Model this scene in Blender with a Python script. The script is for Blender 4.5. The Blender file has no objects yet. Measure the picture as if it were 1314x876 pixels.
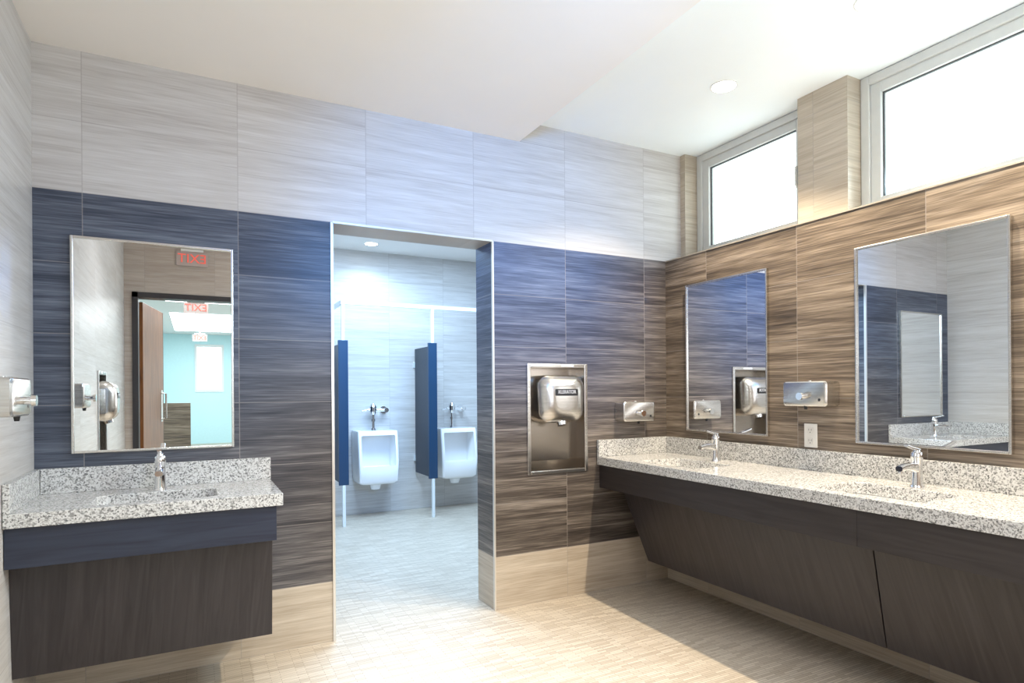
import bpy, bmesh, math
from mathutils import Vector, Matrix
S=bpy.context.scene
col=S.collection
D=3.17
try:
    S.view_settings.view_transform='Standard'
    S.view_settings.look='None'
except Exception: pass

# ------------------------------------------------------------ node helpers
def new_mat(name):
    m=bpy.data.materials.new(name); m.use_nodes=True
    nt=m.node_tree; b=nt.nodes['Principled BSDF']
    return m,nt,b
def simple(name,c,rough=.5,metal=0.,spec=.5,noise=0.,nscale=20.,emis=None,es=0.,coat=0.):
    m,nt,b=new_mat(name)
    b.inputs['Roughness'].default_value=rough
    b.inputs['Metallic'].default_value=metal
    b.inputs['Specular IOR Level'].default_value=spec
    b.inputs['Coat Weight'].default_value=coat
    N=nt.nodes.new('ShaderNodeTexNoise'); N.inputs['Scale'].default_value=nscale; N.inputs['Detail'].default_value=4
    tc=nt.nodes.new('ShaderNodeTexCoord'); nt.links.new(tc.outputs['Object'],N.inputs['Vector'])
    r=nt.nodes.new('ShaderNodeValToRGB')
    r.color_ramp.elements[0].position=.3; r.color_ramp.elements[1].position=.7
    r.color_ramp.elements[0].color=tuple(max(0,x*(1-noise)) for x in c)+(1,)
    r.color_ramp.elements[1].color=tuple(min(1,x*(1+noise)) for x in c)+(1,)
    nt.links.new(N.outputs['Fac'],r.inputs['Fac']); nt.links.new(r.outputs['Color'],b.inputs['Base Color'])
    if emis:
        b.inputs['Emission Color'].default_value=tuple(emis)+(1,); b.inputs['Emission Strength'].default_value=es
    return m
class NB:
    def __init__(s,nt): s.nt=nt
    def m(s,op,a,b=None,c=None,clamp=False):
        n=s.nt.nodes.new('ShaderNodeMath'); n.operation=op; n.use_clamp=clamp
        for i,v in enumerate((a,b,c)):
            if v is None: continue
            if isinstance(v,(int,float)): n.inputs[i].default_value=v
            else: s.nt.links.new(v,n.inputs[i])
        return n.outputs[0]
    def comb(s,x,y,z):
        n=s.nt.nodes.new('ShaderNodeCombineXYZ')
        for i,v in enumerate((x,y,z)):
            if isinstance(v,(int,float)): n.inputs[i].default_value=v
            else: s.nt.links.new(v,n.inputs[i])
        return n.outputs[0]
    def noise(s,v,sc,det=4,dist=0.,rough=.5):
        n=s.nt.nodes.new('ShaderNodeTexNoise'); n.inputs['Scale'].default_value=sc; n.inputs['Detail'].default_value=det
        n.inputs['Distortion'].default_value=dist; n.inputs['Roughness'].default_value=rough
        s.nt.links.new(v,n.inputs['Vector']); return n.outputs['Fac']
    def ramp(s,f,stops):
        n=s.nt.nodes.new('ShaderNodeValToRGB'); e=n.color_ramp.elements
        while len(e)<len(stops): e.new(.5)
        for i,(p,c) in enumerate(stops): e[i].position=p; e[i].color=tuple(c)+(1,)
        s.nt.links.new(f,n.inputs['Fac']); return n.outputs['Color']
    def mix(s,f,a,b):
        n=s.nt.nodes.new('ShaderNodeMix'); n.data_type='RGBA'
        for i,v in ((0,f),(6,a),(7,b)):
            if isinstance(v,(int,float)): n.inputs[i].default_value=v
            elif isinstance(v,tuple): n.inputs[i].default_value=v+(1,)
            else: s.nt.links.new(v,n.inputs[i])
        return n.outputs[2]

LR=[(.34,(.42,.39,.365)),(.47,(.52,.495,.47)),(.6,(.60,.58,.56)),(.7,(.67,.655,.64))]
KR_BLUE_CAST=[(.34,(.018,.024,.042)),(.45,(.046,.056,.082)),(.53,(.084,.098,.132)),(.66,(.17,.19,.23))]
KR_BLUE_CAST_B=[(.34,(.014,.026,.066)),(.45,(.038,.060,.128)),(.53,(.072,.104,.195)),(.66,(.16,.20,.31))]
KR_BROWN=[(.34,(.026,.021,.019)),(.45,(.070,.057,.049)),(.53,(.132,.110,.094)),(.66,(.29,.25,.215))]
KR_BROWN_LIT=[(.34,(.042,.032,.024)),(.45,(.110,.084,.062)),(.53,(.200,.158,.120)),(.66,(.38,.315,.25))]
def tile_mat(name,offx=-.425,offy=2.80,wx=.610,wy=.64,two=True,lightramp=None,h=.303,blue_cast=True,rough=.38,brown=KR_BROWN):
    m,nt,b=new_mat(name); q=NB(nt)
    g=nt.nodes.new('ShaderNodeNewGeometry')
    sp=nt.nodes.new('ShaderNodeSeparateXYZ'); nt.links.new(g.outputs['Position'],sp.inputs[0])
    sn=nt.nodes.new('ShaderNodeSeparateXYZ'); nt.links.new(g.outputs['True Normal'],sn.inputs[0])
    X,Y,Z=sp.outputs
    isx=q.m('GREATER_THAN',q.m('ABSOLUTE',sn.outputs[0]),.5)
    isz=q.m('GREATER_THAN',q.m('ABSOLUTE',sn.outputs[2]),.5)
    ux=q.m('DIVIDE',q.m('SUBTRACT',X,offx),wx); uy=q.m('DIVIDE',q.m('SUBTRACT',Y,offy),wy)
    u=q.m('ADD',q.m('MULTIPLY',ux,q.m('SUBTRACT',1.,isx)),q.m('MULTIPLY',uy,isx))
    v=q.m('DIVIDE',Z,h)
    fu=q.m('FRACT',u); fv=q.m('FRACT',v)
    j=q.m('MAXIMUM',q.m('LESS_THAN',fu,.0065),q.m('LESS_THAN',fv,.012))
    wn=nt.nodes.new('ShaderNodeTexWhiteNoise'); wn.noise_dimensions='3D'
    nt.links.new(q.comb(q.m('FLOOR',u),q.m('FLOOR',v),isx),wn.inputs['Vector'])
    R=wn.outputs['Value']
    U=q.m('MULTIPLY',u,.61)
    n1=q.noise(q.comb(q.m('MULTIPLY',U,1.5),q.m('MULTIPLY',Z,36.),q.m('MULTIPLY',R,20.)),1.,6,.6)
    n2=q.noise(q.comb(q.m('MULTIPLY',U,6.),q.m('MULTIPLY',Z,190.),q.m('MULTIPLY',R,31.)),1.,4,.3)
    n3=q.noise(q.comb(q.m('MULTIPLY',U,.8),q.m('MULTIPLY',Z,9.),q.m('MULTIPLY',R,11.)),1.,2,.3)
    val=q.m('ADD',q.m('ADD',q.m('MULTIPLY',n1,.40),q.m('MULTIPLY',n2,.38)),q.m('MULTIPLY',n3,.22))
    val=q.m('ADD',val,q.m('MULTIPLY',q.m('SUBTRACT',R,.5),.05))
    L=q.ramp(val,lightramp or LR)
    if two:
        K=q.ramp(val,brown)
        if blue_cast:
            # blue light cast painted into the dark tiles, strongest in the upper courses
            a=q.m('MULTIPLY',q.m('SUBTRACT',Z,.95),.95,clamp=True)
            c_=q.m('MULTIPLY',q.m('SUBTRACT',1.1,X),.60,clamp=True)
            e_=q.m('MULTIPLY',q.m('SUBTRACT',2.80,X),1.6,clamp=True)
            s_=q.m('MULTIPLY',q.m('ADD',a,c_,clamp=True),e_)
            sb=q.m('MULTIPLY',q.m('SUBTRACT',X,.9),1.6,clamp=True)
            K=q.mix(s_,K,q.mix(sb,q.ramp(val,KR_BLUE_CAST),q.ramp(val,KR_BLUE_CAST_B)))
        z=q.m('MULTIPLY',q.m('GREATER_THAN',Z,.3035),q.m('LESS_THAN',Z,2.122))
        z=q.m('MULTIPLY',z,q.m('SUBTRACT',1.,isz))
        T=q.ramp(val,[(.34,(.36,.29,.22)),(.5,(.49,.42,.335)),(.66,(.62,.55,.46))])
        low=q.m('MAXIMUM',q.m('LESS_THAN',Z,.31),isz)
        c=q.mix(low,L,T)
        c=q.mix(z,c,K)
    else: c=L
    jc=(.34,.31,.29)
    c=q.mix(q.m('MULTIPLY',j,.5),c,jc)
    nt.links.new(c,b.inputs['Base Color'])
    b.inputs['Roughness'].default_value=rough
    b.inputs['Specular IOR Level'].default_value=.45
    bp=nt.nodes.new('ShaderNodeBump'); bp.inputs['Strength'].default_value=.06; bp.inputs['Distance'].default_value=.003
    nt.links.new(q.m('SUBTRACT',val,j),bp.inputs['Height']); nt.links.new(bp.outputs[0],b.inputs['Normal'])
    return m
M_tile=tile_mat('wall_tile_blue_cast')
M_tile_r=tile_mat('wall_tile_warm_lit',blue_cast=False,brown=KR_BROWN_LIT,lightramp=[(.34,(.36,.30,.235)),(.47,(.44,.38,.305)),(.6,(.53,.47,.385)),(.7,(.61,.55,.47))])  # same dark tile, with warm lamp light put into its colours
M_tile_light=tile_mat('wall_tile_light',two=False,offy=2.62)
M_tile_front=tile_mat('wall_tile_taupe',two=False,offy=2.62,lightramp=[(.34,(.36,.29,.24)),(.47,(.44,.37,.315)),(.6,(.52,.45,.395)),(.7,(.58,.52,.46))])
M_tile_far=tile_mat('far_tile',two=False,offx=.0)

def floor_mat():
    m,nt,b=new_mat('floor_mosaic'); q=NB(nt)
    g=nt.nodes.new('ShaderNodeNewGeometry')
    br=nt.nodes.new('ShaderNodeTexBrick'); nt.links.new(g.outputs['Position'],br.inputs['Vector'])
    br.inputs['Scale'].default_value=1; br.inputs['Brick Width'].default_value=.11; br.inputs['Row Height'].default_value=.0135
    br.inputs['Mortar Size'].default_value=.0013; br.inputs['Mortar Smooth'].default_value=.2
    br.inputs['Color1'].default_value=(.59,.52,.425,1); br.inputs['Color2'].default_value=(.40,.335,.26,1)
    br.inputs['Mortar'].default_value=(.25,.205,.155,1); br.offset=.37
    n=q.noise(g.outputs['Position'],6,3)
    c=q.mix(q.m('MULTIPLY',n,.2),br.outputs['Color'],(.58,.51,.42))
    nt.links.new(c,b.inputs['Base Color']); b.inputs['Roughness'].default_value=.40
    return m
M_floor=floor_mat()
def granite():
    m,nt,b=new_mat('speckled_granite'); q=NB(nt)
    g=nt.nodes.new('ShaderNodeNewGeometry')
    def vor(sc):
        v=nt.nodes.new('ShaderNodeTexVoronoi'); v.inputs['Scale'].default_value=sc
        nt.links.new(g.outputs['Position'],v.inputs['Vector'])
        s=nt.nodes.new('ShaderNodeSeparateColor'); nt.links.new(v.outputs['Color'],s.inputs[0]); return s.outputs
    a=vor(195); d=vor(320)
    c=q.ramp(a[0],[(0,(.14,.14,.14)),(.07,(.29,.29,.285)),(.24,(.48,.475,.465)),(.44,(.66,.66,.65)),(1,(.84,.83,.81))])
    for n in nt.nodes:
        if n.type=='VALTORGB': n.color_ramp.interpolation='CONSTANT'
    c2=q.mix(q.m('MULTIPLY',q.m('LESS_THAN',d[1],.13),.7),c,(.19,.185,.18))
    nt.links.new(c2,b.inputs['Base Color']); b.inputs['Roughness'].default_value=.15
    return m
M_gran=granite()
def wood(name,c0,c1,axis='z',rough=.35):
    m,nt,b=new_mat(name); q=NB(nt)
    g=nt.nodes.new('ShaderNodeNewGeometry'); sp=nt.nodes.new('ShaderNodeSeparateXYZ'); nt.links.new(g.outputs['Position'],sp.inputs[0])
    X,Y,Z=sp.outputs; H=q.m('ADD',X,Y)
    if axis=='z': v=q.comb(q.m('MULTIPLY',H,38.),q.m('MULTIPLY',Z,2.5),0.)
    else: v=q.comb(q.m('MULTIPLY',H,2.5),q.m('MULTIPLY',Z,38.),0.)
    n=q.noise(v,1.,6,1.2)
    nt.links.new(q.ramp(n,[(.3,c0),(.7,c1)]),b.inputs['Base Color']); b.inputs['Roughness'].default_value=rough
    return m
M_esp=wood('espresso_wood',(.014,.011,.013),(.034,.028,.030))
M_esp_h=wood('espresso_wood_apron',(.016,.012,.012),(.032,.025,.025),'h',.5)
M_esp_hb=wood('espresso_wood_apron_blue_cast',(.012,.016,.034),(.026,.034,.060),'h')  # same apron wood with the blue light cast put into its colour
M_door=wood('amber_door_wood',(.17,.06,.022),(.34,.14,.05))
def steel(name='brushed_steel',k=1.,rough=.27):
    m,nt,b=new_mat(name); q=NB(nt)
    tc=nt.nodes.new('ShaderNodeTexCoord'); mp=nt.nodes.new('ShaderNodeMapping'); mp.inputs['Scale'].default_value=(3,3,260)
    nt.links.new(tc.outputs['Object'],mp.inputs[0]); n=q.noise(mp.outputs[0],1.,3)
    nt.links.new(q.ramp(n,[(.3,(.57*k,.55*k,.52*k)),(.7,(.74*k,.72*k,.69*k))]),b.inputs['Base Color'])
    b.inputs['Metallic'].default_value=1; b.inputs['Roughness'].default_value=rough; return m
M_steel=steel()
M_steel_d=simple('recess_steel',(.40,.36,.32),.22,1.)
M_chrome=simple('chrome',(.82,.82,.83),.07,1.)
M_mirror=simple('mirror_silver',(.90,.92,.93),.0,1.)
M_ceil=simple('ceiling_paint_cream',(.85,.82,.78),.8,noise=.01,nscale=3)
M_ceil2=simple('ceiling_paint_window_glow',(.85,.90,.93),.8,noise=.01,nscale=3)  # bluish window glow put into the raised ceiling's paint colour
M_white=simple('white_porcelain',(.90,.90,.90),.12,coat=.3)
M_frame=simple('window_vinyl',(.58,.59,.58),.4,noise=.02)
M_gasket=simple('gasket_dark',(.05,.05,.055),.6)
M_trim=simple('metal_edge_trim',(.72,.70,.66),.3,.6)
M_trim_b=simple('ledge_edge_trim',(.42,.37,.31),.4,.3)
M_blue=simple('screen_laminate',(.008,.018,.036),.35,noise=.15,nscale=30)
M_blue_edge=simple('screen_edge_blue',(.008,.038,.090),.35)
M_post=simple('anodised_post',(.80,.84,.86),.35,.3)
M_black=simple('black_plastic',(.012,.012,.014),.3)
M_dark=simple('dark_frame_paint',(.035,.03,.032),.4)
M_plastic=simple('white_plastic',(.74,.73,.70),.35)
M_ring=simple('lamp_trim_ring',(.72,.72,.71),.5)
M_red=simple('red_lettering',(.75,.12,.09),.4,emis=(1,.16,.10),es=.45)
M_signp=simple('sign_panel_pale',(.46,.38,.35),.3)
M_hall=simple('hall_paint',(.56,.80,.84),.7,noise=.02)
M_hallw=simple('hall_white_paint',(.75,.76,.76),.7,noise=.01)
M_lens=simple('lamp_lens',(1,.96,.9),.5,emis=(1,.95,.86),es=12)
M_letw=simple('white_lettering',(.70,.70,.70),.5)
def glass(name='window_glass',fac=.05,tint=(.97,1,.99,1)):
    m,nt,b=new_mat(name)
    for n in list(nt.nodes):
        if n.type!='OUTPUT_MATERIAL': nt.nodes.remove(n)
    t=nt.nodes.new('ShaderNodeBsdfTransparent'); t.inputs[0].default_value=tint
    g=nt.nodes.new('ShaderNodeBsdfGlossy'); g.inputs['Roughness'].default_value=.02
    mx=nt.nodes.new('ShaderNodeMixShader'); mx.inputs[0].default_value=fac
    o=[n for n in nt.nodes if n.type=='OUTPUT_MATERIAL'][0]
    nt.links.new(t.outputs[0],mx.inputs[1]); nt.links.new(g.outputs[0],mx.inputs[2]); nt.links.new(mx.outputs[0],o.inputs[0])
    return m
M_glass=glass()

# ------------------------------------------------------------ mesh helpers
def box(bm,x0,x1,y0,y1,z0,z1):
    vs=[bm.verts.new((x,y,z)) for x in (x0,x1) for y in (y0,y1) for z in (z0,z1)]
    f=[(0,1,3,2),(4,6,7,5),(0,4,5,1),(2,3,7,6),(0,2,6,4),(1,5,7,3)]
    for q in f: bm.faces.new([vs[i] for i in q])
    return vs
def cyl(bm,p0,p1,r0,r1=None,n=24,cap=True):
    r1=r0 if r1 is None else r1
    p0=Vector(p0);p1=Vector(p1); d=(p1-p0); Q=d.to_track_quat('Z','Y')
    A=[bm.verts.new(p0+Q@Vector((r0*math.cos(2*math.pi*i/n),r0*math.sin(2*math.pi*i/n),0))) for i in range(n)]
    B=[bm.verts.new(p1+Q@Vector((r1*math.cos(2*math.pi*i/n),r1*math.sin(2*math.pi*i/n),0))) for i in range(n)]
    for i in range(n): bm.faces.new((A[i],A[(i+1)%n],B[(i+1)%n],B[i]))
    if cap: bm.faces.new(A[::-1]); bm.faces.new(B)
def loft(bm,rings,cap0=True,cap1=True,closed=False):
    V=[[bm.verts.new(p) for p in r] for r in rings]
    n=len(V[0])
    for a,b in zip(V[:-1],V[1:]):
        for i in range(n): bm.faces.new((a[i],a[(i+1)%n],b[(i+1)%n],b[i]))
    if cap0: bm.faces.new(V[0][::-1])
    if cap1: bm.faces.new(V[-1])
def rrect(cx,cy,hx,hy,r,z,n=6):
    pts=[]
    r=min(r,hx*.99,hy*.99)
    for k,(sx,sy) in enumerate(((1,1),(-1,1),(-1,-1),(1,-1))):
        for i in range(n+1):
            a=math.pi/2*k+math.pi/2*i/n
            pts.append((cx+sx*(hx-r)+r*math.cos(a),cy+sy*(hy-r)+r*math.sin(a),z))
    return pts
def tube(bm,pts,r,n=16):
    pts=[Vector(p) for p in pts]; rings=[]
    for i,p in enumerate(pts):
        d=(pts[min(i+1,len(pts)-1)]-pts[max(i-1,0)]).normalized()
        up=Vector((0,0,1)) if abs(d.z)<.9 else Vector((1,0,0))
        s=d.cross(up).normalized(); t=d.cross(s).normalized()
        rr=r[i] if isinstance(r,(list,tuple)) else r
        rings.append([p+s*rr*math.cos(2*math.pi*k/n)+t*rr*math.sin(2*math.pi*k/n) for k in range(n)])
    loft(bm,rings)
def finish(name,bm,mats,parent=None,bevel=0.,smooth=False,label=None,segs=2):
    bmesh.ops.recalc_face_normals(bm,faces=bm.faces)
    me=bpy.data.meshes.new(name); bm.to_mesh(me); bm.free()
    if not isinstance(mats,(list,tuple)): mats=[mats]
    for m in mats: me.materials.append(m)
    if smooth:
        for p in me.polygons: p.use_smooth=True
        try: me.set_sharp_from_angle(angle=math.radians(38))
        except Exception: pass
    o=bpy.data.objects.new(name,me); col.objects.link(o)
    if parent: o.parent=parent
    if bevel:
        md=o.modifiers.new('Bevel','BEVEL'); md.width=bevel; md.segments=segs; md.limit_method='ANGLE'; md.angle_limit=math.radians(40)
    if label: o['label']=label
    return o
def part(name,parent,mat,fn,bevel=0.,smooth=False,label=None):
    bm=bmesh.new(); fn(bm); return finish(name,bm,mat,parent,bevel,smooth,label)
def thing(name,label,cat,loc=(0,0,0),rz=0.,group=None):
    e=bpy.data.objects.new(name,None); col.objects.link(e); e.empty_display_size=.05
    e.location=loc; e.rotation_euler=(0,0,math.radians(rz)); e['label']=label; e['category']=cat
    if group: e['group']=group
    return e
def dup(root,loc,rz,label=None):
    def rec(o,par):
        c=o.copy(); col.objects.link(c)
        if par is not None: c.parent=par
        for ch in list(o.children): rec(ch,c)
        return c
    r=rec(root,None); r.location=loc; r.rotation_euler=(0,0,math.radians(rz))
    if label: r['label']=label
    return r
def struct(name,mat,fn,bevel=0.,parent=None):
    o=part(name,parent,mat,fn,bevel)
    if parent is None: o['kind']='structure'
    return o
def boolcut(o,cutters):
    for c in cutters:
        m=o.modifiers.new('B','BOOLEAN'); m.operation='DIFFERENCE'; m.object=c; m.solver='EXACT'
    bpy.context.view_layer.update()
    dg=bpy.context.evaluated_depsgraph_get()
    me=bpy.data.meshes.new_from_object(o.evaluated_get(dg))
    o.modifiers.clear(); o.data=me
    for c in cutters: bpy.data.objects.remove(c)
def text(name,body,size,depth,mat,parent,loc,rot=(math.pi/2,0,0),off=0.,sx=1.):
    cu=bpy.data.curves.new(name,'FONT'); cu.body=body; cu.size=size; cu.extrude=depth; cu.offset=off
    cu.align_x='CENTER'; cu.align_y='CENTER'
    t=bpy.data.objects.new(name+'_tmp',cu); col.objects.link(t)
    bpy.context.view_layer.update(); dg=bpy.context.evaluated_depsgraph_get()
    me=bpy.data.meshes.new_from_object(t.evaluated_get(dg)); bpy.data.objects.remove(t)
    me.materials.clear(); me.materials.append(mat)
    o=bpy.data.objects.new(name,me); col.objects.link(o); o.parent=parent; o.location=loc; o.rotation_euler=rot; o.scale=(sx,1,1)
    return o
def holes_xz(bm,x0,x1,z0,z1,y0,y1,holes):
    xs=sorted(set([x0,x1]+[h[0] for h in holes]+[h[1] for h in holes])); zs=sorted(set([z0,z1]+[h[2] for h in holes]+[h[3] for h in holes]))
    for a,b in zip(xs[:-1],xs[1:]):
        for c,d in zip(zs[:-1],zs[1:]):
            mx=(a+b)/2; mz=(c+d)/2
            if any(h[0]<mx<h[1] and h[2]<mz<h[3] for h in holes): continue
            box(bm,a,b,y0,y1,max(c,z0),d)

# ------------------------------------------------------------ room shell
XL=-.595; XR=2.81; XP=2.948; XW=3.05; ZL=2.121; ZS=2.727; ZH=2.85; YR=-.56; YB2=3.40; YF=6.35
DX0,DX1=.624,1.522
dry=(1.742,2.168,.760,1.423)
def f(bm):
    holes_xz(bm,-.8,3.2,0,ZH,D,D+.10,[(DX0,DX1,0,ZL),(dry[0]+.012,dry[1]-.012,dry[2]+.012,dry[3]-.012)])
    holes_xz(bm,-.8,3.2,0,ZH,D+.10,YB2,[(DX0,DX1,0,ZL)])
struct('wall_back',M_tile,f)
LDY=1.05
def f(bm):
    ys=[-.6,LDY-.2,LDY+.2,D]; zs=[0,dry[2]+.012,dry[3]-.012,ZH]
    for i in range(3):
        for k in range(3):
            if i==1 and k==1: continue
            box(bm,XL-.10,XL,ys[i],ys[i+1],zs[k],zs[k+1])
    box(bm,XL-.2,XL-.10,-.6,D,0,ZH)
struct('wall_left',M_tile_light,f)
def f(bm):
    box(bm,XR,3.2,YR-.14,D,0,ZL)
    box(bm,XP,3.2,3.125,D,ZL,ZH)
    box(bm,XP,3.2,1.967,2.256,ZL,ZH)
    box(bm,XP,3.2,YR-.14,.45,ZL,ZH)
struct('wall_right',M_tile_r,f)
DH=2.24
def f(bm): holes_xz(bm,XL-.2,3.2,0,ZH,YR-.14,YR,[(-.53,.44,0,DH)])
struct('wall_front',M_tile_front,f)
struct('floor',M_floor,lambda bm: box(bm,-3,3.2,-12,6.6,-.1,0))
struct('ceiling',M_ceil2,lambda bm: box(bm,1.705,3.25,YR-.14,D,ZH,ZH+.1))
struct('ceiling.001',M_ceil,lambda bm: box(bm,-.8,1.705,YR-.14,D,ZS,ZH+.1))
struct('ceiling.002',M_ceil,lambda bm: box(bm,.1,3.2,YB2,6.5,ZS,ZS+.1))
struct('ceiling.003',M_hallw,lambda bm: box(bm,-1.6,2.2,-11.2,YR-.14,2.75,2.85))
struct('wall_far',M_tile_far,lambda bm: box(bm,.1,3.2,YF,6.5,0,ZS))
struct('wall_far_left',M_tile_far,lambda bm: box(bm,.1,.3,YB2,YF,0,ZS))
struct('wall_far_right',M_tile_far,lambda bm: box(bm,3.05,3.2,YB2,YF,0,ZS))
struct('wall_hall_left',M_hall,lambda bm: box(bm,-1.6,-1.4,-11,YR-.14,0,2.75))
struct('wall_hall_right',M_hallw,lambda bm: box(bm,2.0,2.2,-11,YR-.14,0,2.75))
struct('wall_hall_end',M_hall,lambda bm: holes_xz(bm,-1.6,2.2,0,2.75,-11.15,-11,[(0,.66,1.30,2.50)]))
struct('wall_hall_low',M_tile_r,lambda bm: box(bm,-1.39,-.06,-4.4,-4.2,0,1.12))
struct('trim_1',M_trim,lambda bm: box(bm,DX0-.010,DX0+.003,D-.005,D+.012,0,ZL))
struct('trim_2',M_trim,lambda bm: box(bm,DX1-.003,DX1+.007,D-.005,D+.010,0,ZL))
struct('trim_3',M_trim,lambda bm: box(bm,DX0,DX1,D-.005,D+.006,ZL-.003,ZL+.006))
struct('trim_4',M_trim_b,lambda bm: box(bm,XR-.005,XR+.01,.0,D-.001,ZL-.004,ZL+.002))
def f(bm):
    a,b,h,w=-.53,.44,DH,.05
    box(bm,a,a+w,YR-.15,YR+.012,0,h); box(bm,b-w,b,YR-.15,YR+.012,0,h); box(bm,a,b,YR-.15,YR+.012,h-w,h)
struct('trim_5',M_dark,f)

# windows
def window(name,y0,y1,x=XW,z0=ZL+.004,z1=ZH-.004):
    def ring(bm,a,b,c,d,w,xa,xb):
        box(bm,xa,xb,a,a+w,c,d); box(bm,xa,xb,b-w,b,c,d); box(bm,xa,xb,a+w,b-w,c,c+w); box(bm,xa,xb,a+w,b-w,d-w,d)
    o=struct(name,M_frame,lambda bm: ring(bm,y0,y1,z0,z1,.045,x,x+.08),.004)
    part('sash',o,M_frame,lambda bm: ring(bm,y0+.045,y1-.045,z0+.045,z1-.045,.052,x+.012,x+.065),.004)
    part('gasket',o,M_gasket,lambda bm: ring(bm,y0+.097,y1-.097,z0+.097,z1-.097,.005,x+.030,x+.042))
    part('glass_pane',o,M_glass,lambda bm: box(bm,x+.034,x+.040,y0+.102,y1-.102,z0+.102,z1-.102))
    return o
w1=window('window_1',2.258,3.123)
w2=window('window_2',.452,1.965)
part('handle',w1,M_frame,lambda bm:(box(bm,XW-.012,XW+.014,2.318,2.340,2.40,2.46),box(bm,XW-.026,XW-.012,2.322,2.336,2.41,2.52)),.003)
o=struct('window_3',M_hallw,lambda bm:(box(bm,0,.05,-11.1,-10.98,1.30,2.5),box(bm,.61,.66,-11.1,-10.98,1.30,2.5),box(bm,.05,.61,-11.1,-10.98,1.30,1.36),box(bm,.05,.61,-11.1,-10.98,2.44,2.5)))
part('glass_pane',o,M_glass,lambda bm: box(bm,.05,.61,-11.06,-11.05,1.36,2.44))

# open entrance door
o=part('door_1',None,M_door,lambda bm: box(bm,0,.88,-.022,.022,.01,2.17),.003)
o['kind']='structure'; o.location=(-.475,YR-.19,0); o.rotation_euler=(0,0,math.radians(-81))
part('push_plate',o,M_steel,lambda bm: box(bm,.76,.84,.022,.025,.95,1.30))
def f(bm):
    tube(bm,[(.80,.025,.98),(.80,.065,.99),(.80,.065,1.26),(.80,.025,1.27)],.010)
part('handle',o,M_steel,f,0,True)
part('door_edge_frame',o,M_dark,lambda bm: box(bm,.881,.888,-.023,.023,.01,2.17))

# ------------------------------------------------------------ mirrors
def mirror(label,loc,rz):
    r=thing('wall_mirror',label,'mirror',loc,rz,'framed wall mirrors')
    w,h,t,d=.314,.925,.010,.022
    def f(bm):
        box(bm,-w,-w+t,-d,0,0,h); box(bm,w-t,w,-d,0,0,h); box(bm,-w+t,w-t,-d,0,0,t); box(bm,-w+t,w-t,-d,0,h-t,h)
    part('frame',r,M_steel,f,.002)
    part('mirror_glass',r,M_mirror,lambda bm: box(bm,-w+t,w-t,-.013,-.006,t,h-t))
    return r
m0=mirror('tall steel-framed mirror above the short granite vanity',(-.151,D-.001,1.008),0)
m1=dup(m0,(XR-.001,2.650,1.0),-90,'tall steel-framed mirror beside the room corner above long vanity')
m2=dup(m0,(XR-.001,1.519,1.0),-90,'tall steel-framed mirror above long vanity beneath wide window')

# ------------------------------------------------------------ soap dispensers
def soap(label,loc,rz):
    r=thing('soap_dispenser',label,'soap dispenser',loc,rz,'horizontal steel soap dispensers')
    def f(bm): 
        loft(bm,[[(x,-.001-(.098)*(1-s),z) for (x,z,_) in rrect(0,0,.125-.006*(s<.05),.062-.006*(s<.05),.016,0)] for s in (0,.06,1)])
    part('body',r,M_steel,f,0,True)
    part('back_plate',r,M_steel,lambda bm: box(bm,-.120,.120,-.001,0,-.058,.058))
    def f(bm):
        cyl(bm,(0,-.098,-.012),(0,-.125,-.012),.013); cyl(bm,(0,-.125,-.012),(0,-.137,-.012),.020,.018)
    part('push_button',r,M_chrome,f,0,True)
    part('spout',r,M_black,lambda bm: cyl(bm,(0,-.085,-.060),(0,-.085,-.078),.010,.007),0,True)
    part('lock',r,M_chrome,lambda bm: cyl(bm,(0,-.05,.0605),(0,-.05,.066),.010),0,True)
    part('sight_glass',r,M_black,lambda bm: cyl(bm,(.085,-.0975,-.030),(.085,-.100,-.030),.007),0,True)
    return r
s0=soap('horizontal brushed steel soap dispenser beside the hand dryer',(2.505,D-.001,1.125),0)
dup(s0,(XR-.001,2.050,1.235),-90,'brushed steel soap dispenser between mirrors above power outlet')
dup(s0,(XL+.001,2.480,1.252),90,'brushed steel soap dispenser on pale tiled wall by short vanity')

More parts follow.
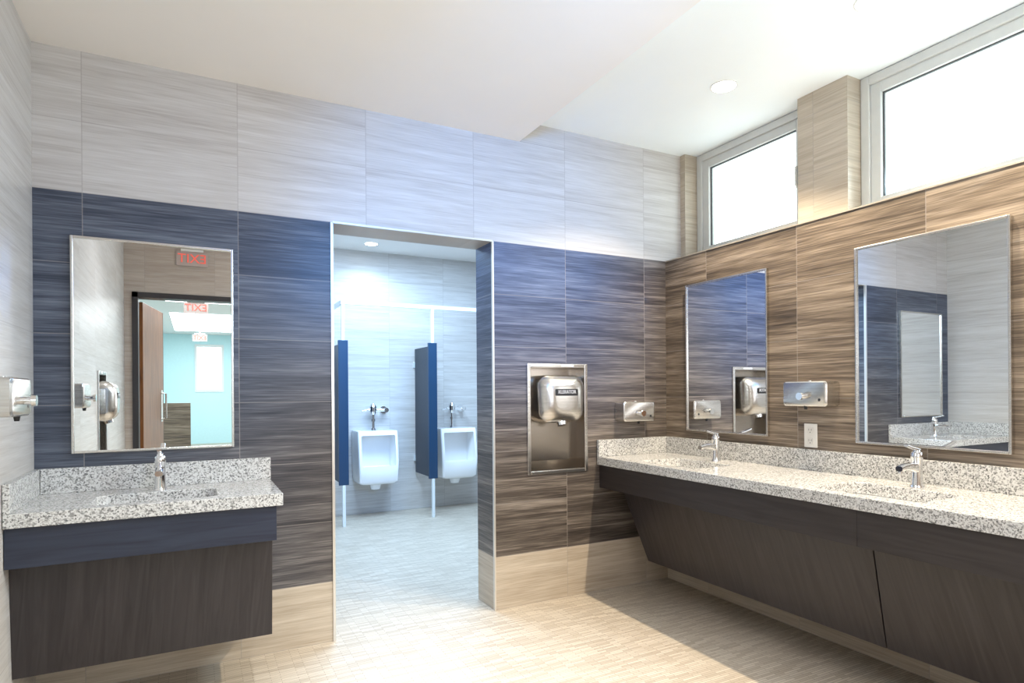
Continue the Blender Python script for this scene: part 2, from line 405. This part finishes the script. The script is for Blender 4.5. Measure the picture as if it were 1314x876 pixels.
# ------------------------------------------------------------ hand dryers
def dryer(label,loc,rz):
    r=thing('hand_dryer',label,'hand dryer',loc,rz,'recessed steel hand dryers')
    W=.213; H=.663; t=.022; dep=.09
    def f(bm):
        box(bm,-W,-W+t,-.008,0,0,H); box(bm,W-t,W,-.008,0,0,H); box(bm,-W+t,W-t,-.008,0,0,t); box(bm,-W+t,W-t,-.008,0,H-t,H)
    part('frame',r,M_steel,f,.003)
    def f(bm):
        a=W-t+.002; 
        box(bm,-a,-a+.003,0,dep,t,H-t); box(bm,a-.003,a,0,dep,t,H-t)
        box(bm,-a+.003,a-.003,0,dep,H-t-.003,H-t)
        box(bm,-a+.003,a-.003,dep-.004,dep,t,H-t-.003)
        v=[bm.verts.new(p) for p in ((-a+.003,0,t+.001),(a-.003,0,t+.001),(a-.003,dep-.005,t+.05),(-a+.003,dep-.005,t+.05))]
        bm.faces.new(v)
    part('recess_box',r,M_steel_d,f)
    def f(bm):
        rings=[]
        for i in range(11):
            th=math.pi/2*i/10
            if i==0: y=.08
            else: y=-.015-.088*math.sin(th)
            k=(.35+.65*math.cos(th)) if i else 1
            s=max(0.,1-(1-math.cos(th))*.55) if i else 1
            hx=.160*s; hz=.143*s
            ring=[]
            for (x,z,_) in rrect(0,0,hx,hz,.062,0,8):
                kk=1-.07*(-z/hz) if z<0 else 1
                ring.append((x*kk,y,.450+z+.004*(1-s)))
            rings.append(ring)
        loft(bm,rings)
    part('cover',r,M_steel,f,0,True,'rounded brushed steel dryer cover')
    def f(bm): cyl(bm,(0,-.030,.335),(0,-.045,.292),.034,.027)
    part('air_nozzle',r,M_chrome,f,0,True)
    def f(bm):
        loft(bm,[[(x,y,z+.490) for (x,z,_) in rrect(0,0,.078,.020,.007,0)] for y in (-.070,-.1055)])
    lb=part('name_plate',r,M_black,f,0,False,'black name plate')
    text('lettering','XLERATOR',.030,.0006,M_letw,lb,(0,-.1063,.492),off=.0001,sx=.84)
    part('indicator_sticker',r,M_letw,lambda bm: box(bm,.02,.11,-.0095,-.008,H-.017,H-.005),0,False,'small white printed sticker')
    return r
d0=dryer('recessed brushed steel hand dryer on dark wood-look tile',((dry[0]+dry[1])/2,D-.001,.760),0)
dup(d0,(XL+.001,LDY,.760),90,'recessed brushed steel hand dryer on pale tiled wall')

# ------------------------------------------------------------ outlet
M_slot=simple('outlet_slot',(.06,.06,.06),.5)
M_recep=simple('outlet_face',(.70,.69,.66),.35)
r=thing('power_outlet','white duplex power outlet below soap dispenser','power outlet',(XR-.001,2.083,1.02),-90)
part('cover_plate',r,M_plastic,lambda bm: box(bm,-.037,.037,-.006,0,-.061,.061),.002)
for dz in (-.027,.027):
    p=part('receptacle',r,M_recep,lambda bm: loft(bm,[[(x,y,z+dz) for (x,z,_) in rrect(0,0,.017,.018,.008,0)] for y in (-.0062,-.009)]))
    part('slot',p,M_slot,lambda bm:(box(bm,-.008,-.006,-.0095,-.0088,dz-.002,dz+.008),box(bm,.006,.008,-.0095,-.0088,dz-.002,dz+.008),cyl(bm,(0,-.0088,dz-.010),(0,-.0095,dz-.010),.0025,n=10)))

# ------------------------------------------------------------ countertops, sinks, faucets
CT,CB,SPL=.845,.795,.950
def cutter(cx,cy,hx,hy):
    bm=bmesh.new(); loft(bm,[rrect(cx,cy,hx,hy,.045,CB-.02),rrect(cx,cy,hx,hy,.045,CT+.02)])
    return finish('cut',bm,M_gran)
FX=2.239
cn=part('countertop',None,M_gran,lambda bm: box(bm,FX,XR-.002,YR+.01,D-.002,CB,CT))
cn['label']='long speckled grey granite countertop with two undermount sinks'; cn['category']='countertop'
SK=[(2.46,2.63),(2.46,1.50),(2.46,.35)]
boolcut(cn,[cutter(x,y,.15,.215) for x,y in SK[:2]])
md=cn.modifiers.new('Bevel','BEVEL'); md.width=.003; md.segments=2; md.limit_method='ANGLE'
part('backsplash',cn,M_gran,lambda bm: box(bm,XR-.024,XR-.002,YR+.01,D-.002,CT,SPL),.002)
part('backsplash',cn,M_gran,lambda bm: box(bm,FX,XR-.025,D-.024,D-.002,CT,SPL),.002)
LF=2.68; LX1=.321
cl=part('countertop',None,M_gran,lambda bm: box(bm,XL+.002,LX1,LF,D-.002,CB,CT))
cl['label']='short speckled grey granite countertop beside the doorway'; cl['category']='countertop'
boolcut(cl,[cutter(-.137,2.865,.215,.125)])
md=cl.modifiers.new('Bevel','BEVEL'); md.width=.003; md.segments=2; md.limit_method='ANGLE'
part('backsplash',cl,M_gran,lambda bm: box(bm,XL+.024,LX1,D-.024,D-.002,CT,SPL),.002)
part('backsplash',cl,M_gran,lambda bm: box(bm,XL+.002,XL+.023,LF,D-.002,CT,SPL),.002)
def sink(label,loc,rz,hy):
    r=thing('sink',label,'sink',loc,rz,'undermount basins')
    def f(bm):
        o=.006
        prof=[(o+.02,-.001),(o,-.001),(o,-.004),(-.006,-.05),(-.018,-.10),(-.05,-.125),(-.11,-.130)]
        rings=[rrect(0,0,.213+a,hy-.002+a,.05 if a>-.03 else .03,z) for a,z in prof]
        outer=[rrect(0,0,.213+a,hy-.002+a,.05,z) for a,z in ((-.08,-.142),(-.01,-.12),(.014,-.06),(.026,-.012))]
        loft(bm,outer[::1]+[rings[0]]+rings[1:],True,True)
    part('basin',r,M_white,f,0,True)
    part('drain',r,M_chrome,lambda bm: cyl(bm,(0,0,-.1295),(0,0,-.127),.022),0,True)
    return r
k0=sink('white rectangular undermount basin in short countertop',(-.137,2.865,CB-.001),0,.125)
k1=sink('white rectangular undermount basin by the room corner in long countertop',(SK[0][0],SK[0][1],CB-.001),-90,.15)
k2=dup(k1,(SK[1][0],SK[1][1],CB-.001),-90,'white rectangular undermount basin in middle of long countertop')
def faucet(label,loc,rz):
    r=thing('faucet',label,'faucet',loc,rz,'single-lever chrome faucets')
    part('base_ring',r,M_chrome,lambda bm: cyl(bm,(0,0,0),(0,0,.008),.028,.026),0,True)
    def f(bm):
        loft(bm,[[(rr*math.cos(a)*1.0,rr*math.sin(a)+y,z) for a in [2*math.pi*i/28 for i in range(28)]] for rr,y,z in ((.024,0,.008),(.022,0,.03),(.0205,0,.08),(.021,0,.115),(.023,0,.122),(.023,0,.138),(.018,0,.146))])
    part('body',r,M_chrome,f,0,True)
    def f(bm):
        rings=[]
        for y,z,hx,hz in ((-.012,.080,.016,.020),(-.05,.088,.0155,.016),(-.09,.088,.015,.013),(-.125,.083,.0145,.011)):
            rings.append([(x,y,z+zz) for (x,zz,_) in rrect(0,0,hx,hz,.009,0,4)])
        loft(bm,rings)
        cyl(bm,(0,-.113,.078),(0,-.114,.064),.010,.010,20)
    part('spout',r,M_chrome,f,0,True)
    def f(bm):
        cyl(bm,(0,0,.146),(0,0,.156),.015,.012)
        rings=[]
        for y,z,hx,hz in ((.012,.153,.011,.006),(-.03,.163,.010,.005),(-.075,.176,.009,.0045)):
            rings.append([(x,y,z+zz) for (x,zz,_) in rrect(0,0,hx,hz,.003,0,3)])
        loft(bm,rings)
    part('lever_handle',r,M_chrome,f,0,True)
    return r
f0=faucet('chrome single-lever faucet on the short granite countertop',(-.135,3.045,CT),0)
dup(f0,(2.69,2.617,CT),-90,'chrome single-lever faucet below the mirror near the corner')
dup(f0,(2.69,1.500,CT),-90,'chrome single-lever faucet on long countertop below wide window')

# ------------------------------------------------------------ vanity cabinets
AB=.650
def panel_prism(bm,prof,a0,a1,axis):
    n=len(prof)
    def P(p,a,z): return (p,a,z) if axis=='y' else (a,p,z)
    A=[bm.verts.new(P(p,(a0[i] if isinstance(a0,list) else a0),z)) for i,(p,z) in enumerate(prof)]
    B=[bm.verts.new(P(p,(a1[i] if isinstance(a1,list) else a1),z)) for i,(p,z) in enumerate(prof)]
    for i in range(n): bm.faces.new((A[i],A[(i+1)%n],B[(i+1)%n],B[i]))
    bm.faces.new(A[::-1]); bm.faces.new(B)
def vanity_long(label,y0,y1,endslant):
    r=thing('vanity_cabinet',label,'vanity cabinet',(0,0,0),0,'dark wood vanity cabinets')
    part('apron',r,M_esp_h,lambda bm: box(bm,FX+.018,FX+.04,y0,y1,AB,CB-.002),.001)
    if endslant: ys=[3.06,2.925,2.925,3.06]
    else: ys=y1-.0015
    prof=[(2.352,AB-.001),(2.440,.222),(2.462,.222),(2.374,AB-.001)]
    part('sloped_panel',r,M_esp,lambda bm: panel_prism(bm,prof,y0+(.0015 if endslant else 0),ys,'y'),.002)
    part('mounting_shelf',r,M_esp,lambda bm: box(bm,FX+.04,XR-.003,y0+.02,y1-.02,AB-.001,AB+.012))
    return r
SJ=1.480
vanity_long('dark espresso wood vanity cabinet with sloped knee panel at the corner',SJ+.0006,D-.004,True)
vanity_long('dark espresso wood vanity cabinet with sloped knee panel beyond the seam',YR+.02,SJ-.0006,False)
r=thing('vanity_cabinet','short dark espresso wood vanity cabinet against pale tiled wall','vanity cabinet',(0,0,0),0,'dark wood vanity cabinets')
part('apron',r,M_esp_hb,lambda bm:(box(bm,XL+.002,LX1-.024,LF+.018,LF+.04,AB,CB-.002),box(bm,LX1-.046,LX1-.024,LF+.04,D-.003,AB,CB-.002)),.001)
def f(bm):
    panel_prism(bm,[(2.765,AB-.001),(2.800,.228),(D-.05,.228),(D-.004,AB-.001)],XL+.001,LX1-.034,'x')
part('sloped_panel',r,M_esp,f,.001)

# ------------------------------------------------------------ downlights
KE=.76
def downlight(label,loc):
    r=thing('recessed_downlight',label,'ceiling light',loc,0,'recessed round ceiling lights')
    def f(bm):
        R=[]
        for rr,z in ((.068,0),(.068,-.003),(.062,-.004),(.060,-.001)):
            R.append([(rr*math.cos(2*math.pi*i/32),rr*math.sin(2*math.pi*i/32),z) for i in range(32)])
        loft(bm,R,True,False)
    part('trim_ring',r,M_ring,f,0,True)
    part('lens',r,M_lens,lambda bm: cyl(bm,(0,0,-.0015),(0,0,-.0045),.060),0,True,'glowing round lens')
    return r
def spot(loc,target,e,c,size=2.2,rad=.06,blend=.6):
    l=bpy.data.lights.new('lamp_spot','SPOT'); l.energy=e*KE; l.color=c; l.spot_size=size; l.spot_blend=blend; l.shadow_soft_size=rad
    o=bpy.data.objects.new('lamp_spot',l); col.objects.link(o); o.location=loc
    o.rotation_euler=(Vector(target)-Vector(loc)).to_track_quat('-Z','Y').to_euler(); return o
def area(loc,target,e,c,sx,sy,spread=None):
    l=bpy.data.lights.new('lamp_area','AREA'); l.energy=e*KE; l.color=c; l.shape='RECTANGLE'; l.size=sx; l.size_y=sy
    if spread: l.spread=math.radians(spread)
    o=bpy.data.objects.new('lamp_area',l); col.objects.link(o); o.location=loc
    o.rotation_euler=(Vector(target)-Vector(loc)).to_track_quat('-Z','Y').to_euler(); return o
WARM=(1,.84,.62)
dl=downlight('round recessed downlight in raised ceiling near the corner',(2.474,2.332,ZH))
dup(dl,(2.481,1.545,ZH),0,'round recessed downlight in raised ceiling above long vanity')
dup(dl,(1.556,6.00,ZS),0,'round recessed downlight in urinal room ceiling')
for y in (2.332,1.535,.7):
    spot((2.474,y,ZH-.02),(1.95,y,0),165,WARM,2.0,.025,.5)
spot((.0,1.35,ZS-.02),(0,1.5,0),40,(.97,.97,1.),2.2)
spot((.95,1.75,ZS-.02),(1.05,2.0,0),360,(.97,.97,.96),1.12,.05,.9)
# added blue spots with no fixture, for the cool cast on the dividing wall
spot((1.0,.1,2.4),(1.55,D,2.10),430,(.08,.38,1.0),.88,.12,1.)
spot((.85,.1,2.2),(.15,D,1.75),75,(.12,.36,1.0),.8,.12,1.)
area((XW-.06,1.25,2.5),(0,1.4,.6),42,(.66,.85,1.),1.2,.5,110)
# added area lamp above the window ledge to brighten the raised ceiling
area((2.90,1.25,2.16),(2.35,1.5,ZH),3.0,(.75,.90,1.),.10,1.7)
area((1.35,-.48,1.75),(1.2,D,2.3),27,(.97,.98,1.),1.4,1.5)  # soft fill lamp added in front of the entrance wall, no fixture there
l=bpy.data.lights.new('lamp_fill','POINT'); l.energy=20*KE; l.color=(.92,.96,1); l.shadow_soft_size=.35
o=bpy.data.objects.new('lamp_fill',l); col.objects.link(o); o.location=(.8,1.1,1.6)
# urinal room
area((1.7,4.7,ZS-.02),(1.7,4.7,0),205,(.47,.70,1.),1.6,1.4)
spot((1.556,6.00,ZS-.02),(1.6,6.1,0),40,(.50,.80,1.),2.4)
# hall
area((.4,-3,2.72),(.4,-3,0),150,(.9,.97,1),1.6,3.5)
area((.4,-8,2.72),(.4,-8,0),190,(.9,.97,1),1.6,3.5)

# ------------------------------------------------------------ urinals
def urinal(label,loc):
    r=thing('urinal',label,'urinal',loc,0,'wall-hung white urinals')
    bm=bmesh.new(); rings=[]
    for z,hx,dp,rr in ((.262,.030,.17,.028),(.275,.045,.20,.038),(.325,.055,.22,.045),(.332,.12,.27,.05),(.342,.180,.30,.04),(.362,.196,.315,.03),(.50,.203,.325,.022),(.57,.205,.325,.02),(.66,.205,.315,.02),(.75,.205,.300,.02),(.85,.204,.285,.018),(.870,.199,.275,.012)):
        back=-.002 if z>.33 else -.10
        rings.append([(x,y,z) for (x,y,_) in rrect(0,-(dp+(-back))/2,hx,(dp+back)/2,rr,z)])
    loft(bm,rings)
    body=finish('bowl',bm,M_white,None,0,True)
    bm=bmesh.new()
    prof=[(-.10,.822),(-.5,.832),(-.5,.535),(-.306,.520),(-.285,.475),(-.25,.455),(-.15,.45),(-.10,.50)]
    panel_prism(bm,prof,-.172,.172,'x')
    c=finish('cut',bm,M_white)
    bv=c.modifiers.new('b','BEVEL'); bv.width=.014; bv.segments=3
    boolcut(body,[c])
    for p in body.data.polygons: p.use_smooth=True
    try: body.data.set_sharp_from_angle(angle=math.radians(40))
    except Exception: pass
    body.parent=r
    part('drain_grate',r,M_chrome,lambda bm: cyl(bm,(0,-.20,.451),(0,-.20,.454),.03),0,True)
    part('flush_valve',r,M_chrome,lambda bm:(cyl(bm,(0,-.09,.871),(0,-.09,1.04),.014),cyl(bm,(0,-.09,.871),(0,-.09,.89),.026,.022),cyl(bm,(0,-.09,.96),(0,-.09,.985),.022),
        cyl(bm,(0,-.09,1.03),(0,-.09,1.06),.022,.034),cyl(bm,(0,-.09,1.06),(0,-.09,1.11),.036),cyl(bm,(0,-.09,1.11),(0,-.09,1.14),.036,.020)),0,True)
    part('supply_pipe',r,M_chrome,lambda bm:(cyl(bm,(0,-.09,1.075),(.13,-.09,1.075),.016),cyl(bm,(.13,-.11,1.075),(.13,-.002,1.075),.018),cyl(bm,(.13,-.012,1.075),(.13,-.002,1.075),.038),cyl(bm,(.13,-.13,1.075),(.13,-.10,1.075),.024)),0,True)
    part('handle',r,M_chrome,lambda bm:(cyl(bm,(-.03,-.09,1.08),(-.055,-.09,1.08),.016),cyl(bm,(-.055,-.09,1.08),(-.12,-.10,1.065),.007,.010)),0,True)
    return r
u0=urinal('white wall-hung urinal with chrome flush valve between two dark screens',(1.63,YF-.001,0))
dup(u0,(2.50,YF-.001,0),0,'white wall-hung urinal with chrome flush valve beyond the dark screen')
SY=5.81
def screen(label,loc):
    r=thing('urinal_screen',label,'privacy screen',loc,0,'dark blue urinal privacy screens')
    part('panel',r,M_blue,lambda bm: box(bm,-.018,.018,.032,YF-.03-SY,.40,1.72),.002,False)
    part('pilaster',r,M_blue_edge,lambda bm: box(bm,-.045,.045,0,.030,.39,1.75),.002,False,'blue laminate front pilaster')
    part('post',r,M_post,lambda bm: box(bm,-.014,.014,.001,.029,0,2.086),.002,False,'slim aluminium post')
    for z in (.55,1.55): part('wall_bracket',r,M_post,lambda bm: box(bm,-.03,.03,YF-.029-SY,YF-.001-SY,z-.03,z+.03),.002)
    return r
q0=screen('dark blue urinal screen with slim metal post beside first urinal',(1.235,SY,0))
dup(q0,(2.12,SY,0),0,'dark blue urinal screen with slim metal post between the urinals')
r=thing('head_rail','slim white aluminium overhead rail braced across urinal screens','rail',(0,0,0))
part('rail',r,M_post,lambda bm: box(bm,1.215,3.048,SY,SY+.03,2.087,2.125),.003)
part('return_rail',r,M_post,lambda bm: box(bm,1.215,1.245,SY+.031,YF-.001,2.087,2.125),.003)

# ------------------------------------------------------------ exit signs
def exit_sign(label,loc,rod):
    r=thing('exit_sign',label,'exit sign',loc,180,'red lettered exit signs')
    part('panel',r,M_signp,lambda bm: box(bm,-.14,.14,-.012,-.006,-.075,.065),.002)
    part('mount',r,M_plastic,lambda bm: box(bm,-.10,.10,-.03,.012 if rod else -.001,.066,.090),.002)
    if rod: part('stem',r,M_plastic,lambda bm: cyl(bm,(0,-.009,.090),(0,-.009,rod),.012))
    text('lettering','EXIT',.125,.002,M_red,r,(0,-.015,-.005),off=0.)
    return r
exit_sign('pale exit sign with red lettering above the entrance door',(-.015,YR+.002,2.60),0)
exit_sign('exit sign with red lettering hanging in the hallway',(.02,-2.5,2.36),.38)
exit_sign('exit sign with red lettering hanging deeper in the hallway',(.10,-8.2,2.44),.30)

# ------------------------------------------------------------ world + camera
w=bpy.data.worlds.new('World'); S.world=w; w.use_nodes=True
bg=w.node_tree.nodes['Background']; bg.inputs[0].default_value=(.88,.97,1,1); bg.inputs[1].default_value=3.2
cam=bpy.data.cameras.new('camera'); co=bpy.data.objects.new('camera',cam); col.objects.link(co)
cam.sensor_width=36; cam.lens=785/1314*36; cam.shift_y=64/1314; cam.clip_start=.02
R=Matrix.Rotation(math.radians(-27.4),4,'Z')@Matrix.Rotation(math.radians(90),4,'X')@Matrix.Rotation(math.radians(-.43),4,'Z')
co.matrix_world=Matrix.Translation((0,0,1.258))@R
S.camera=co
